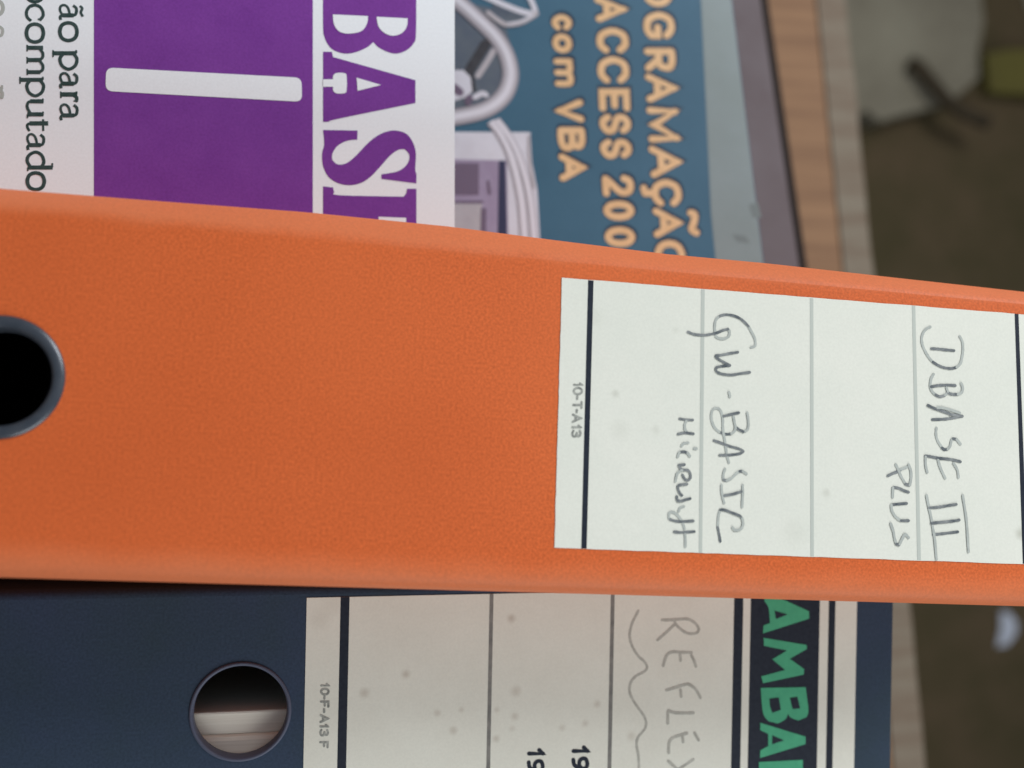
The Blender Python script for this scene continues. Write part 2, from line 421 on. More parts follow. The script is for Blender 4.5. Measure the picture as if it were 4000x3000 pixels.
# ------------------------------------------------------------------ orange binder
P0 = CAM + FWD * .23
FO = Frame(P0, 3.85, 7.67)
UL, UR = -.0325, .0439
um, vb = FO.seat(UL, UR)
UL -= um; UR -= um
OB = FO.empty('ring_binder', 'orange lever arch binder with white spine label, leaning on the navy binder', 'binder')
hu, hv = FO.uv(-5, 1472)
VT = FO.uv(4330, 1600)[1]
RC = .0046; DEP = .235
sp = holed_sheet(UL + RC, UR - RC, 0, VT, hu, hv, .0104, 0, .0022)
FO.P = FO.P + FO.R.col[1] * RC              # the fold shows its outline a little behind the spine's face
top_edge = [(v, u) for u, v in (FO.uv(*p) for p in ((0, 737), (600, 784), (1200, 829), (1765, 886), (2150, 936), (2600, 992), (3000, 1029), (3500, 1085), (4000, 1140)))]

FO.P = FO.P - FO.R.col[1] * RC


def edge_u(v):
    if v <= top_edge[0][0]: return top_edge[0][1]
    for (a, ua), (b, ub) in zip(top_edge, top_edge[1:]):
        if v <= b: return ua + (ub - ua) * (v - a) / (b - a)
    return top_edge[-1][1]


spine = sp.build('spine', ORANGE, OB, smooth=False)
NV = 72
for side in (-1, 1):
    vs = []; NA = 9
    for j in range(NV + 1):
        v = VT * j / NV
        ue = edge_u(v) if side < 0 else UR
        r = RC + (.0009 * math.sin(j * .55) * .25 if side < 0 else 0)
        flat = UL + RC if side < 0 else UR - RC
        for i in range(NA + 1):
            t = i / NA
            a, b = abs(flat - ue), RC
            vs.append((flat + side * a * (t if t < .9 else .9 + (t - .9) * (1.6 - 6 * (t - .9))), b * (t ** 1.45 if side < 0 else .35 * t ** 1.5 + .65 * t ** 7), v))
    m = MB(); m.add(vs, [(j * (NA + 1) + i, j * (NA + 1) + i + 1, (j + 1) * (NA + 1) + i + 1, (j + 1) * (NA + 1) + i) for j in range(NV) for i in range(NA)])
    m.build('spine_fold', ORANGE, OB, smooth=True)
sk = math.tan(rad(7.67))
ul = min(u for v, u in top_edge)
m = MB(); vs = []
for j in range(NV + 1):
    v = VT * j / NV; e_ = edge_u(v)
    vs += [(e_, RC, v), (e_ + .0024, RC, v), (e_ + .0024, DEP, v), (e_, DEP, v)]
m.add(vs, [(j * 4 + i, j * 4 + (i + 1) % 4, j * 4 + 4 + (i + 1) % 4, j * 4 + 4 + i) for j in range(NV) for i in range(4)] + [(3, 2, 1, 0), (NV * 4, NV * 4 + 1, NV * 4 + 2, NV * 4 + 3)])
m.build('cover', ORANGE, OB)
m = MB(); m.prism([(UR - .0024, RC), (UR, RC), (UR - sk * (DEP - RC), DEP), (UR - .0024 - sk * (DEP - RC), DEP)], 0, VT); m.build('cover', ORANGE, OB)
m = holed_sheet(UL + .003, UR - .003, .002, VT - .002, hu, hv, .0106, .0026, .0032)
m.box(ul + .0060, ul + .0066, .0034, DEP - .002, .002, VT - .002)
m.prism([(UR - .0034, .005), (UR - .0027, .005), (UR - .0027 - sk * (DEP - .007), DEP - .002), (UR - .0034 - sk * (DEP - .007), DEP - .002)], .002, VT - .002)
m.build('dark_insert', DARKIN, OB)  # dark sheets added inside so the hole stays black
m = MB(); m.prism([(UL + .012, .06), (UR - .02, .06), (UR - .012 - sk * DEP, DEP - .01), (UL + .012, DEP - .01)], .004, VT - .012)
m.build('paper_stack', DARKIN, OB)  # paper coloured black as well, the binder's inner shade put into it
m = MB(); m.lathe([(.0122, .0001), (.0121, -.0003), (.0117, -.0006), (.0108, -.0008), (.0101, -.0007), (.0097, -.0003), (.0095, .0004), (.0094, .0030), (.0096, .0050)], hu, hv)
m.build('eyelet', GUN, OB, smooth=True)
# label
LAB_SPOTS = []
lab_px = {(2403, 1538): (26, .35), (2560, 1680): (30, .2), (2640, 1290): (24, .15), (3226, 1925): (30, .3), (3985, 2085): (40, .55), (2420, 1680): (60, .14), (2330, 1240): (60, .1), (3100, 2080): (90, .12)}
for (x, y), (r, k) in lab_px.items():
    u, v = FO.uv(x, y); LAB_SPOTS.append((u, v, r * 5.4e-5, (.36, .36, .30, 1), k))
LABEL_O = mat('label_paper', (.665, .68, .62, 1), (.70, .705, .645, 1), rough=.75, scale=40, speck=.03, spots=LAB_SPOTS)
a, b, c_, d_ = FO.uv(2195, 1085), FO.uv(4130, 1239), FO.uv(4150, 2209), FO.uv(2165, 2140)
m = MB(); th = .00012
q0 = [a, b, c_, d_]; q = []
for i in range(4):                             # hand-cut edges, not quite straight
    p_, n_ = Vector(q0[i]), Vector(q0[(i + 1) % 4])
    for k in range(40):
        w_ = p_.lerp(n_, k / 40); q.append((w_.x + random.uniform(-1, 1) * 5e-5, w_.y + random.uniform(-1, 1) * 5e-5))
nq = len(q)
m.add([(u, -th, v) for u, v in q] + [(u, .00005, v) for u, v in q], [tuple(range(nq)), tuple(reversed(range(nq, 2 * nq)))] + [(i, (i + 1) % nq, nq + (i + 1) % nq, nq + i) for i in range(nq)])
lab = m.build('label', LABEL_O, OB)
H1 = th + 3e-5
m = MB()
m.poly(FO.pts([(2297, 1095), (2318, 1097), (2291, 2143), (2270, 2142)]), H1)
m.build('bold_rule', INK, lab)
for L in ([(2738, 1131), (2752, 1132), (2742, 2160), (2729, 2159)], [(3163, 1165), (3176, 1166), (3178, 2173), (3165, 2172)], [(3561, 1194), (3574, 1195), (3596, 2187), (3582, 2187)]):
    m = MB(); m.poly(FO.pts(L), H1); m.build('thin_rule', RULE, lab)
m = MB(); m.poly(FO.pts([(3962, 1226), (3977, 1227), (4012, 2203), (3994, 2202)]), H1); m.build('bold_rule', INK, lab)
m = MB()
for ch, y0, y1 in (('1', 1497, 1508), ('0', 1516, 1540), ('-', 1546, 1560), ('T', 1571, 1594), ('-', 1600, 1612), ('A', 1620, 1648), ('1', 1662, 1674), ('3', 1682, 1706)):
    bx = 2242 - (y0 - 1500) * .035
    glyph(m, FO, ch, y0, y1, bx, bx - 1, 32, 8.5, H1)
m.build('typed_code', TYPE, lab)
A, B, C3, D, E_, F_ = (2500, 1180), (2500, 1580), (2500, 1800), (3400, 1200), (3400, 1600), (3400, 1850)
GWB = [
 (1, [(1730, 710), (1790, 690), (1800, 640), (1785, 560), (1740, 470), (1690, 380)], A), (0, [(1690, 380), (1600, 290), (1520, 240), (1430, 210), (1340, 200), (1260, 215), (1215, 240)], A),
 (1, [(1215, 240), (1180, 290), (1165, 360), (1165, 440), (1180, 500)], A), (1, [(1180, 540), (1230, 570), (1310, 575), (1380, 540), (1395, 470), (1370, 420)], A),
 (0, [(1370, 425), (1290, 445), (1190, 485), (1100, 505), (1000, 520), (900, 515), (820, 500), (745, 470)], A),
 (0, [(1525, 785), (1400, 805), (1270, 830), (1180, 840)], A), (0, [(1180, 840), (1190, 870), (1280, 930), (1400, 990)], A),
 (0, [(1400, 993), (1290, 1003), (1200, 1020), (1180, 1050), (1190, 1085), (1240, 1115), (1330, 1135), (1430, 1140), (1560, 1120), (1710, 1100)], A),
 (1, [(1385, 1410), (1395, 1440), (1400, 1480)], A),
 (0, [(1300, 185), (1400, 160), (1540, 130)], B), (1, [(1670, 130), (1685, 220), (1690, 330), (1670, 400), (1610, 430)], B), (0, [(1610, 425), (1540, 395), (1485, 350)], B),
 (1, [(1455, 190), (1470, 280), (1485, 350), (1470, 420), (1420, 460)], B), (0, [(1420, 460), (1330, 465), (1230, 430)], B),
 (1, [(1230, 430), (1160, 360), (1120, 260), (1110, 170), (1130, 90), (1180, 60), (1240, 80), (1275, 150), (1290, 250), (1290, 350), (1300, 450), (1320, 560), (1340, 700), (1355, 800), (1385, 910)], B),
 (0, [(1150, 565), (1250, 600), (1400, 655), (1560, 700), (1610, 735)], B), (0, [(1610, 735), (1550, 770), (1400, 790), (1240, 795)], B),
 (1, [(1325, 1010), (1300, 1080), (1295, 1150), (1300, 1180)], B), (0, [(1300, 1180), (1350, 1190)], B), (1, [(1350, 1190), (1430, 1150), (1500, 1080), (1550, 1045)], B), (0, [(1550, 1045), (1600, 1045)], B), (1, [(1600, 1045), (1660, 1085)], B),
 (1, [(1270, 1260), (1270, 1340), (1285, 1440), (1310, 1540)], B), (1, [(1600, 1260), (1600, 1400), (1590, 1600)], B), (0, [(1310, 1425), (1450, 1400), (1580, 1360)], B),
 (0, [(1250, 765), (1320, 770), (1450, 820), (1550, 860), (1590, 900)], C3), (1, [(1590, 900), (1605, 960), (1590, 1040), (1540, 1080), (1470, 1080), (1440, 1040)], C3),
 (1, [(1250, 765), (1225, 850), (1215, 950), (1210, 1040)], C3), (0, [(1210, 1040), (1230, 1140), (1250, 1260)], C3)]
MIC = [
 (0, [(615, 225), (720, 240), (820, 245)], B), (1, [(720, 260), (695, 320), (700, 390), (730, 430)], B), (0, [(590, 465), (700, 445), (830, 460)], B),
 (1, [(645, 650), (680, 610), (750, 600)], B), (1, [(840, 690), (880, 690)], B), (0, [(610, 750), (680, 740), (740, 760)], B), (1, [(740, 760), (775, 810)], B), (1, [(610, 750), (585, 820)], B),
 (0, [(600, 950), (690, 940)], B), (0, [(610, 970), (650, 1020), (740, 1030), (780, 1080), (780, 1150), (740, 1185), (690, 1160), (660, 1100)], B), (1, [(650, 1030), (580, 1080), (550, 1200)], B),
 (0, [(730, 1245), (600, 1265), (590, 1320), (620, 1390), (650, 1420)], B), (0, [(570, 1440), (580, 1500), (640, 1510), (700, 1490), (780, 1470)], B), (1, [(600, 790), (620, 740), (680, 715)], C3),
 (1, [(450, 900), (450, 830), (490, 800), (560, 830), (620, 900), (660, 960), (690, 1060)], C3), (0, [(465, 915), (540, 940), (640, 950), (830, 940)], C3), (0, [(530, 1110), (620, 1120), (715, 1115), (845, 1105)], C3), (1, [(700, 1150), (705, 1230), (705, 1340)], C3)]
DBA = [
 (1, [(930, 310), (870, 340), (820, 400), (795, 500), (810, 600), (850, 690), (910, 790), (970, 860)], D), (0, [(970, 860), (1060, 915), (1160, 950), (1260, 960), (1340, 940)], D), (1, [(1340, 940), (1400, 880), (1430, 760), (1440, 640), (1430, 540), (1390, 460)], D),
 (0, [(945, 650), (1050, 655), (1180, 670), (1300, 680)], D),
 (1, [(980, 1050), (940, 1130), (930, 1240), (960, 1320), (1010, 1370)], D), (0, [(1010, 1370), (1080, 1400), (1160, 1375)], D), (1, [(1160, 1375), (1200, 1340)], D), (0, [(1200, 1335), (1260, 1360), (1360, 1365)], D), (1, [(1360, 1365), (1420, 1330), (1435, 1260), (1410, 1190)], D), (0, [(940, 1245), (1060, 1225), (1200, 1220), (1320, 1225)], D), (1, [(1180, 1260), (1200, 1320)], D),
 (0, [(890, 1535), (1010, 1590), (1200, 1655), (1260, 1680), (1430, 1705)], D), (1, [(1040, 1570), (1150, 1580), (1390, 1655)], D), (0, [(1430, 105), (1300, 130), (1150, 150), (960, 158)], E_),
 (1, [(1025, 290), (1020, 400), (1050, 500), (1110, 590)], E_), (0, [(1110, 600), (1150, 625), (1200, 620)], E_), (1, [(1200, 620), (1240, 570), (1260, 480), (1290, 460)], E_), (0, [(1280, 455), (1340, 465)], E_), (1, [(1340, 465), (1400, 540)], E_),
 (0, [(850, 725), (930, 735), (1060, 760), (1250, 780), (1400, 815)], E_), (1, [(855, 740), (855, 860), (880, 980)], E_), (1, [(1050, 790), (1090, 920), (1160, 1070)], E_), (1, [(1290, 840), (1350, 940), (1370, 1060)], E_),
 (1, [(870, 340), (900, 500), (940, 680), (970, 860), (1000, 1050), (1025, 1340)], F_), (1, [(1435, 340), (1460, 500), (1490, 700), (1510, 950), (1525, 1220)], F_), (0, [(910, 535), (1050, 525), (1200, 500), (1335, 480)], F_), (0, [(945, 775), (1100, 760), (1250, 745), (1380, 725)], F_), (0, [(975, 955), (1150, 935), (1360, 910)], F_)]
PLU = [
 (0, [(265, 1035), (350, 995), (430, 965), (470, 935)], E_), (1, [(470, 935), (560, 900)], E_), (1, [(390, 860), (430, 940), (470, 1040), (540, 1160)], E_), (0, [(540, 1165), (600, 1185)], E_), (1, [(590, 860), (625, 960), (630, 1060), (610, 1180)], E_),
 (0, [(355, 215), (440, 230), (510, 265), (590, 290)], F_), (1, [(345, 220), (340, 370)], F_),
 (0, [(335, 485), (440, 475), (560, 465)], F_), (1, [(320, 490), (330, 580), (390, 680), (460, 730)], F_), (0, [(470, 735), (590, 735)], F_),
 (1, [(310, 780), (350, 900), (370, 1010), (395, 1090)], F_), (0, [(395, 1100), (440, 1115)], F_), (1, [(450, 1100), (490, 1020), (530, 950), (590, 1000)], F_)]
for L in (GWB, MIC, DBA, PLU):
    m = MB(); strokes(m, FO, L, 10, H1 + 6e-5); m.build('handwriting', [PEN, PENL], lab)

# ------------------------------------------------------------------ navy binder
YB = .262
FB = Frame(Vector((0, YB, .2)), 1.15, 0)
UL2 = FB.uv(1197, 2335)[0] - .0030
uc = FB.uv(940, 2780)[0]
UR2 = 2 * uc - UL2
um, vb = FB.seat(UL2, UR2); UL2 -= um; UR2 -= um
NB = FB.empty('ring_binder', 'navy blue lever arch binder with a cream spine label and small finger hole', 'binder')
hu2, hv2 = FB.uv(940, 2780)
VT2 = FB.uv(3485, 2500)[1]; RC2 = .0022
sp = holed_sheet(UL2 + RC2, UR2 - RC2, 0, VT2, hu2, hv2, .0113, 0, .0022)
for side in (-1, 1):
    vs = []; NA = 6
    flat = UL2 + RC2 if side < 0 else UR2 - RC2
    for v in (0, VT2):
        for i in range(NA + 1):
            t = math.pi / 2 * i / NA
            vs.append((flat + side * RC2 * math.sin(t), RC2 * (1 - math.cos(t)), v))
    sp.add(vs, [(i, i + 1, NA + 2 + i, NA + 1 + i) for i in range(NA)])
spine2 = sp.build('spine', NAVY, NB)
for p in spine2.data.polygons:
    p.use_smooth = abs(p.normal.y) < .9999 and abs(p.normal.x) > 1e-3
DEP2 = .215
m = MB(); m.box(UL2, UL2 + .0022, RC2, DEP2, 0, VT2); m.build('cover', NAVY, NB)
m = MB(); m.box(UR2 - .0022, UR2, RC2, DEP2, 0, VT2); m.build('cover', NAVY, NB)
y1_ = FB.uv(940, 2797)[0]; y2_ = FB.uv(940, 2876)[0]
m = MB(); m.box(y1_ + .0003, y2_ + .001, .0050, DEP2 - .012, .004, VT2 - .01); m.build('paper_stack', PAPER, NB, bevel=.0005)
m = MB(); m.box(y2_ + .0010, UR2 - .0035, .0040, DEP2 - .012, .004, VT2 - .01); m.build('paper_stack', PAPER, NB, bevel=.0012)
m = MB(); m.box(UL2 + .0024, UL2 + .003, .003, DEP2 - .004, .002, VT2 - .002); m.box(UL2 + .004, y1_ - .0004, .055, .058, .004, VT2 - .01)
m.build('dark_insert', BROWNIN, NB)  # brown sheets added inside, carrying the dark tone seen through the hole
m = MB(); m.lathe([(.0118, 0), (.01175, -.0003), (.0115, -.0005), (.0111, -.0005), (.0108, .0001), (.0107, .0020), (.0109, .0034)], hu2, hv2)
m.build('eyelet', SLATE, NB, smooth=True)
SP2 = []
for x, y, r, k in ((1997, 2415, 26, .5), (1585, 2633, 26, .45), (1423, 2706, 30, .4), (1708, 2785, 22, .35), (1802, 2772, 18, .3), (1770, 2853, 26, .4), (1940, 2772, 18, .3), (2015, 2700, 34, .35), (2010, 2798, 26, .35), (1938, 2885, 22, .4), (2332, 2750, 24, .35), (2195, 2842, 22, .3), (2285, 2825, 22, .35), (2465, 2875, 28, .3), (2000, 2845, 20, .25), (1250, 2420, 60, .15), (1300, 2360, 70, .12)):
    u, v = FB.uv(x, y); SP2.append((u, v, r * 6.4e-5, (.34, .28, .22, 1), k))
LABEL_B = mat('aged_label_paper', (.675, .675, .605, 1), (.715, .72, .65, 1), rough=.8, scale=50, speck=.03, spots=SP2)
lu0, lv0 = FB.uv(1195, 2500); lv1 = FB.uv(3342, 2600)[1]
lu0 = FB.uv(1197, 2335)[0]; lu1 = UR2 - .003
m = MB(); m.box(lu0, lu1, -.00015, .00005, lv0, lv1); lab2 = m.build('label', LABEL_B, NB)
H2 = .00015 + 3e-5


def vband(name, x0, x1, mtl, y=2650, uu0=None):
    v0, v1 = FB.uv(x0, y)[1], FB.uv(x1, y)[1]
    m = MB(); m.poly([(lu0, v0), (lu1, v0), (lu1, v1), (lu0, v1)], H2); return m.build(name, mtl, lab2)


vband('bold_rule', 1324, 1359, INK)
vband('thin_rule', 1906, 1921, RULE2); vband('thin_rule', 2379, 2394, RULE2)
vband('bold_rule', 2861, 2897, INK); vband('title_band', 2926, 3196, INK); vband('bold_rule', 3231, 3257, INK)
m = MB()
G2 = (2400, 2200); kz = 1.3825


def gp(L):
    m.poly([FB.uv(2400 + a / kz, 2200 + b / kz) for a, b in soften(L, 40)], hh)


hh = H2 + 7e-5
gp([(810, 150), (1048, 258), (1050, 298), (800, 378), (803, 335), (838, 322), (830, 240), (808, 200)])
gp([(803, 402), (1035, 440), (1037, 462), (945, 515), (1022, 570), (1020, 600), (800, 647), (791, 610), (920, 575), (850, 518), (930, 470), (806, 445)])
gp([(788, 672), (1030, 668), (1045, 790), (1035, 830), (990, 848), (950, 832), (935, 812), (920, 842), (880, 864), (830, 852), (800, 805)])
gp([(785, 860), (1030, 935), (1030, 975), (785, 1050), (785, 1010), (828, 985), (828, 920), (785, 900)])
gp([(778, 1072), (1015, 1060), (1015, 1200), (960, 1200), (960, 1110), (830, 1112), (830, 1200), (778, 1200)])
ttl = m.build('title_lettering', GREEN, lab2)
hh = H2 + 1.5e-4
for L in ([(862, 256), (932, 276), (870, 300)], [(835, 730), (885, 724), (896, 790), (850, 806), (838, 770)], [(945, 726), (985, 720), (1000, 782), (960, 786)], [(850, 928), (912, 955), (850, 976)]):
    m = MB(); gp(L); m.build('letter_counter', INK, lab2)
m = MB()
for ch, y0, y1 in (('1', 2670, 2682), ('0', 2690, 2712), ('-', 2718, 2730), ('F', 2738, 2760), ('-', 2768, 2782), ('A', 2793, 2820), ('1', 2830, 2842), ('3', 2850, 2872), ('F', 2896, 2918)):
    glyph(m, FB, ch, y0, y1, 1255 - (y0 - 2670) * .018, 1255 - (y1 - 2670) * .018, 29, 9, H2)
m.build('typed_code', TYPE, lab2)
m = MB()
for bx, yy in ((2066, 2932), (2240, 2922)):
    glyph(m, FB, '1', yy - 6, yy + 22, bx, bx - .5, 55, 16, H2); glyph(m, FB, '9', yy + 38, yy + 82, bx - 1, bx - 2, 55, 15, H2)
m.build('printed_year', INK, lab2)
GG, HH = (2400, 2320), (2400, 2585)
REF = [
 (0, [(740, 405), (860, 405), (1000, 395), (1130, 390), (1240, 440), (1310, 530), (1290, 600), (1190, 620), (1100, 595), (1010, 530), (950, 460), (930, 410)], GG), (0, [(940, 470), (850, 560), (760, 640), (670, 720)], GG),
 (0, [(1200, 915), (1050, 910), (900, 905), (820, 950), (780, 1040), (760, 1120)], GG), (0, [(1020, 940), (1025, 980), (1030, 1040)], GG), (0, [(1200, 960), (1240, 1040), (1270, 1130)], GG),
 (0, [(810, 1500), (950, 1460), (1080, 1420), (1150, 1410), (1250, 1470), (1310, 1560), (1340, 1620)], GG), (0, [(1030, 1500), (1040, 1600)], GG),
 (0, [(840, 760), (920, 790), (1060, 800), (1230, 795)], HH), (0, [(830, 790), (830, 960)], HH),
 (0, [(1130, 1115), (1040, 1140), (920, 1180), (860, 1240), (845, 1330), (845, 1420)], HH), (0, [(1060, 1170), (1070, 1250)], HH), (0, [(1250, 1110), (1310, 1220)], HH),
 (0, [(840, 1550), (940, 1640), (1060, 1760)], HH), (0, [(1230, 1520), (1100, 1610), (900, 1740)], HH)]
m = MB(); strokes(m, FB, REF, 11, H2); m.build('handwriting', PENCIL, lab2)
m = MB(); strokes(m, FB, [(0, [(370, 260), (330, 340), (280, 440), (245, 560), (235, 650), (255, 760), (310, 880), (380, 980), (450, 1040), (500, 1110), (500, 1170), (450, 1220), (350, 1270), (270, 1350), (235, 1450), (240, 1550), (290, 1660), (370, 1780), (450, 1890), (490, 1990), (480, 2090), (430, 2160), (370, 2230), (345, 2310), (350, 2410), (370, 2510), (380, 2700), (380, 2900)], GG)], 10, H2)
m.build('wavy_underline', PENCIL, lab2)

# ------------------------------------------------------------------ books: cover boards, spine and page block


def book(F, name, label, u0, u1, v1px, thick, cover, cb=.0009, pages=PAGES, label_cover=None):
    um, vb = F.seat(u0, u1); u0 -= um; u1 -= um
    v1 = F.uv(*v1px)[1]
    root = F.empty(name, label, 'book')
    m = MB(); m.box(u0, u1, 0, cb, 0, v1); fc = m.build('front_cover', cover, root)
    m = MB(); m.box(u0, u1, thick - cb, thick, 0, v1); m.build('back_cover', cover, root)
    m = MB(); m.box(u0, u0 + cb, cb, thick - cb, 0, v1); m.build('spine', cover, root)
    m = MB(); m.box(u0 + cb * 1.1, u1 - .0015, cb * 1.05, thick - cb * 1.05, .0015, v1 - .0015); m.build('page_block', pages, root)
    return root, fc, u0, u1, v1


# white and purple programming book
FP = Frame(at_Y(900, 450, .28), 0, 0)
xr = -.0390 - FP.P.x
R1, fc, u0, u1, v1 = book(FP, 'paperback_book', 'white paperback with a purple panel and large purple serif capitals', xr - .150, xr, (1776, 400), .028, WHITE)
H = .00004
z1 = FP.uv(367, 400)[1]; z2 = FP.uv(1222, 400)[1]; z3 = FP.uv(1262, 400)[1]; z4 = FP.uv(1627, 400)[1]
m = MB(); m.poly([(u0 + .002, z1), (u1, z1), (u1, z2), (u0 + .002, z2)], H); m.build('purple_panel', PURPLE, fc)
K = 1.58


def bp(L): return [FP.uv(1200 + a / K, b / K) for a, b in soften(L)]


m = MB()
Bc = [(98, -140), (98, 165), (106, 225), (125, 270), (160, 308), (230, 331), (300, 322), (370, 292), (408, 260), (440, 292), (495, 320), (550, 331), (610, 312), (655, 270), (672, 200), (672, -140)]
Ac = [(98, 320), (152, 320), (160, 352), (668, 495), (668, 636), (170, 738), (160, 752), (98, 752)]
Sc = [(98, 802), (311, 806), (309, 862), (250, 868), (190, 898), (156, 948), (155, 988), (188, 1014), (240, 1008), (300, 962), (370, 888), (430, 840), (490, 812), (550, 806), (615, 828), (655, 885), (671, 950), (667, 1045), (674, 1075), (674, 1132), (458, 1104), (458, 1076), (550, 1060), (602, 1030), (628, 990), (628, 950), (600, 920), (560, 926), (510, 962), (450, 1030), (390, 1092), (330, 1130), (260, 1143), (190, 1130), (130, 1090), (98, 1022), (92, 950), (105, 888)]
Ic = [(98, 1150), (160, 1157), (168, 1184), (200, 1205), (595, 1214), (612, 1190), (615, 1165), (674, 1165), (674, 1530), (98, 1530)]
for L in (Bc, Ac, Sc, Ic): m.poly(bp(L), H)
m.build('title_lettering', PURPLE, fc)
h3 = H + 7e-5
for L in ([(158, 90), (376, 100), (368, 148), (335, 192), (262, 208), (200, 196), (166, 152)], [(428, 104), (620, 114), (614, 165), (584, 205), (532, 221), (482, 207), (441, 166)],
          [(160, 470), (178, 452), (228, 452), (243, 470), (243, 558), (228, 576), (178, 576), (160, 558), (160, 536), (98, 536), (98, 490), (160, 490)], [(305, 480), (456, 525), (311, 561)], [(440, 1338), (610, 1345), (610, 1400), (440, 1390)]):
    m = MB(); m.poly(bp(L), h3); m.build('letter_counter', WHITE, fc)
m = MB(); rr = []
bar = [(415, 264), (1178, 304), (1180, 398), (412, 356)]
bu = [FP.uv(*p) for p in bar]
cen = []
for i in range(4):                             # rounded white bar
    p, a_, b_ = Vector(bu[i]), Vector(bu[i - 1]), Vector(bu[(i + 1) % 4])
    d1, d2 = (a_ - p).normalized(), (b_ - p).normalized(); r = .0018
    for k in range(6):
        t = k / 5; cen.append(tuple((p + d1 * r) * (1 - t) ** 2 + p * 2 * t * (1 - t) + (p + d2 * r) * t * t))
m.poly(cen, h3); m.build('white_bar', WHITE, fc)
m = MB()
for ch, y0, y1 in (('a', 14, 78), ('o', 88, 160), ('p', 196, 272), ('a', 280, 345), ('r', 355, 402), ('a', 402, 470)):
    bx = 233 + y0 * .007
    glyph(m, FP, ch, y0, y1, bx, bx + .5, 67, 13, H, font=ROMAN)
glyph(m, FP, 'TIL', 14, 78, 233, 233, 67, 10, H, font=ROMAN)
m.build('text_line', TEXTG, fc)
m = MB()
for ch, y0, y1 in (('o', -62, 8), ('c', 18, 84), ('o', 93, 166), ('m', 175, 294), ('p', 300, 376), ('u', 385, 462), ('t', 466, 512), ('a', 518, 586), ('d', 592, 668), ('o', 674, 742)):
    bx = 103 + y0 * .006
    glyph(m, FP, ch, y0, y1, bx, bx + .5, 66, 13, H, font=ROMAN)
m.build('text_line', TEXTG, fc)
m = MB()
for ch, y0, y1 in (('o', 0, 62), ('a', 96, 158), ('r', 330, 390)):
    glyph(m, FP, ch, y0, y1, -54, -54, 66, 13, H, font=ROMAN)
m.build('text_line', FAINT, fc)

# blue programming manual
FA = Frame(at_Y(2985, 1030, .332), -2.5, 10)
R2, fc, u0, u1, v1 = book(FA, 'paperback_book', 'blue paperback with apricot capitals and a computer picture on its cover', -.150, .0012, (2921, 515), .03, BLUE)
m = MB()
band = [FA.uv(x, y) for x, y in ((2722, -400), (2738, 0), (2758, 415), (2777, 830), (2795, 1010), (2805, 1150))]
m.poly(band + [(u1 - .0001, v1 - .0002), (u0 + .001, v1 - .0002)], H); m.build('pale_band', PALEB, fc)
m = MB(); m.poly(FA.pts([(2925, 800), (2960, 790), (2975, 850), (2940, 850)]), H + 3e-5); m.poly(FA.pts([(2860, 915), (2910, 920), (2930, 950), (2880, 945)]), H + 3e-5)
m.build('scuff_mark', SCUFF, fc)
LINES = [
 [('P', -330, -235, 2499, 2501, 122), ('R', -222, -120, 2502, 2505, 122), ('O', -95, 28, 2507, 2509, 122), ('G', 44, 158, 2512, 2514, 122), ('R', 184, 280, 2514, 2518, 122), ('A', 288, 402, 2518, 2524, 124), ('M', 418, 558, 2524, 2532, 124), ('A', 570, 696, 2532, 2540, 124), ('C', 698, 812, 2541, 2547, 118), ('CED', 698, 812, 2541, 2547, 118), ('A', 812, 930, 2548, 2552, 112), ('TIL', 812, 930, 2548, 2552, 112), ('O', 938, 1060, 2553, 2558, 122)],
 [('A', -14, 88, 2320, 2326, 124), ('C', 106, 214, 2328, 2331, 126), ('C', 218, 332, 2332, 2335, 124), ('E', 342, 437, 2337, 2340, 122), ('S', 442, 528, 2341, 2343, 122), ('S', 540, 624, 2344, 2346, 122), ('2', 684, 770, 2350, 2354, 124), ('0', 784, 862, 2355, 2357, 122), ('0', 886, 966, 2360, 2363, 120), ('0', 988, 1068, 2365, 2368, 120)],
 [('c', 53, 124, 2152, 2154, 82), ('o', 130, 210, 2154, 2158, 80), ('m', 224, 344, 2159, 2165, 80), ('V', 388, 480, 2170, 2175, 108), ('B', 492, 592, 2176, 2180, 108), ('A', 600, 710, 2180, 2184, 106)]]
for LN in LINES:
    m = MB()
    for ch, y0, y1, a_, b_, hgt in LN:
        i = 13; g = ch not in ('CED', 'TIL')
        glyph(m, FA, ch, y0 + (i if g else 8), y1 - (i if g else 8), a_ + i, b_ + i, hgt - 2 * i if g else hgt, 40, H, mi=0, dx=3, dy=-7)
    m.build('letter_shadow', SHAD, fc)
    m = MB()
    for ch, y0, y1, a_, b_, hgt in LN:
        i = 14; g = ch not in ('CED', 'TIL')
        glyph(m, FA, ch, y0 + (i if g else 8), y1 - (i if g else 8), a_ + i, b_ + i, hgt - 2 * i if g else hgt, 27 if hgt > 90 else 24, H + 9e-5)
    m.build('title_lettering', CREAM, fc)
# computer picture printed on the cover
m = MB(); Z = 1.746


def ap(L): return [FA.uv(1700 + a / Z, b / Z) for a, b in L]


kA = math.dist(FA.uv(2000, 400), FA.uv(2100, 400)) / 100
MI = {n: i for i, n in enumerate(('l1', 'l2', 'l3', 'l4', 'dk', 'bk', 'sl'))}


def rib(L, wpx, c, h=0): m.ribbon(ap(L), wpx * kA, H + h, MI[c])


def tube(L, wpx, h, k0=0, k1=5):                # round cable: tones from its rim to its lit middle
    for k in range(k0, k1): m.ribbon(ap(L), wpx * (1 - .19 * (k - k0)) * kA, H + h + (k - k0) * 6e-5, 7 + k, round_=False)


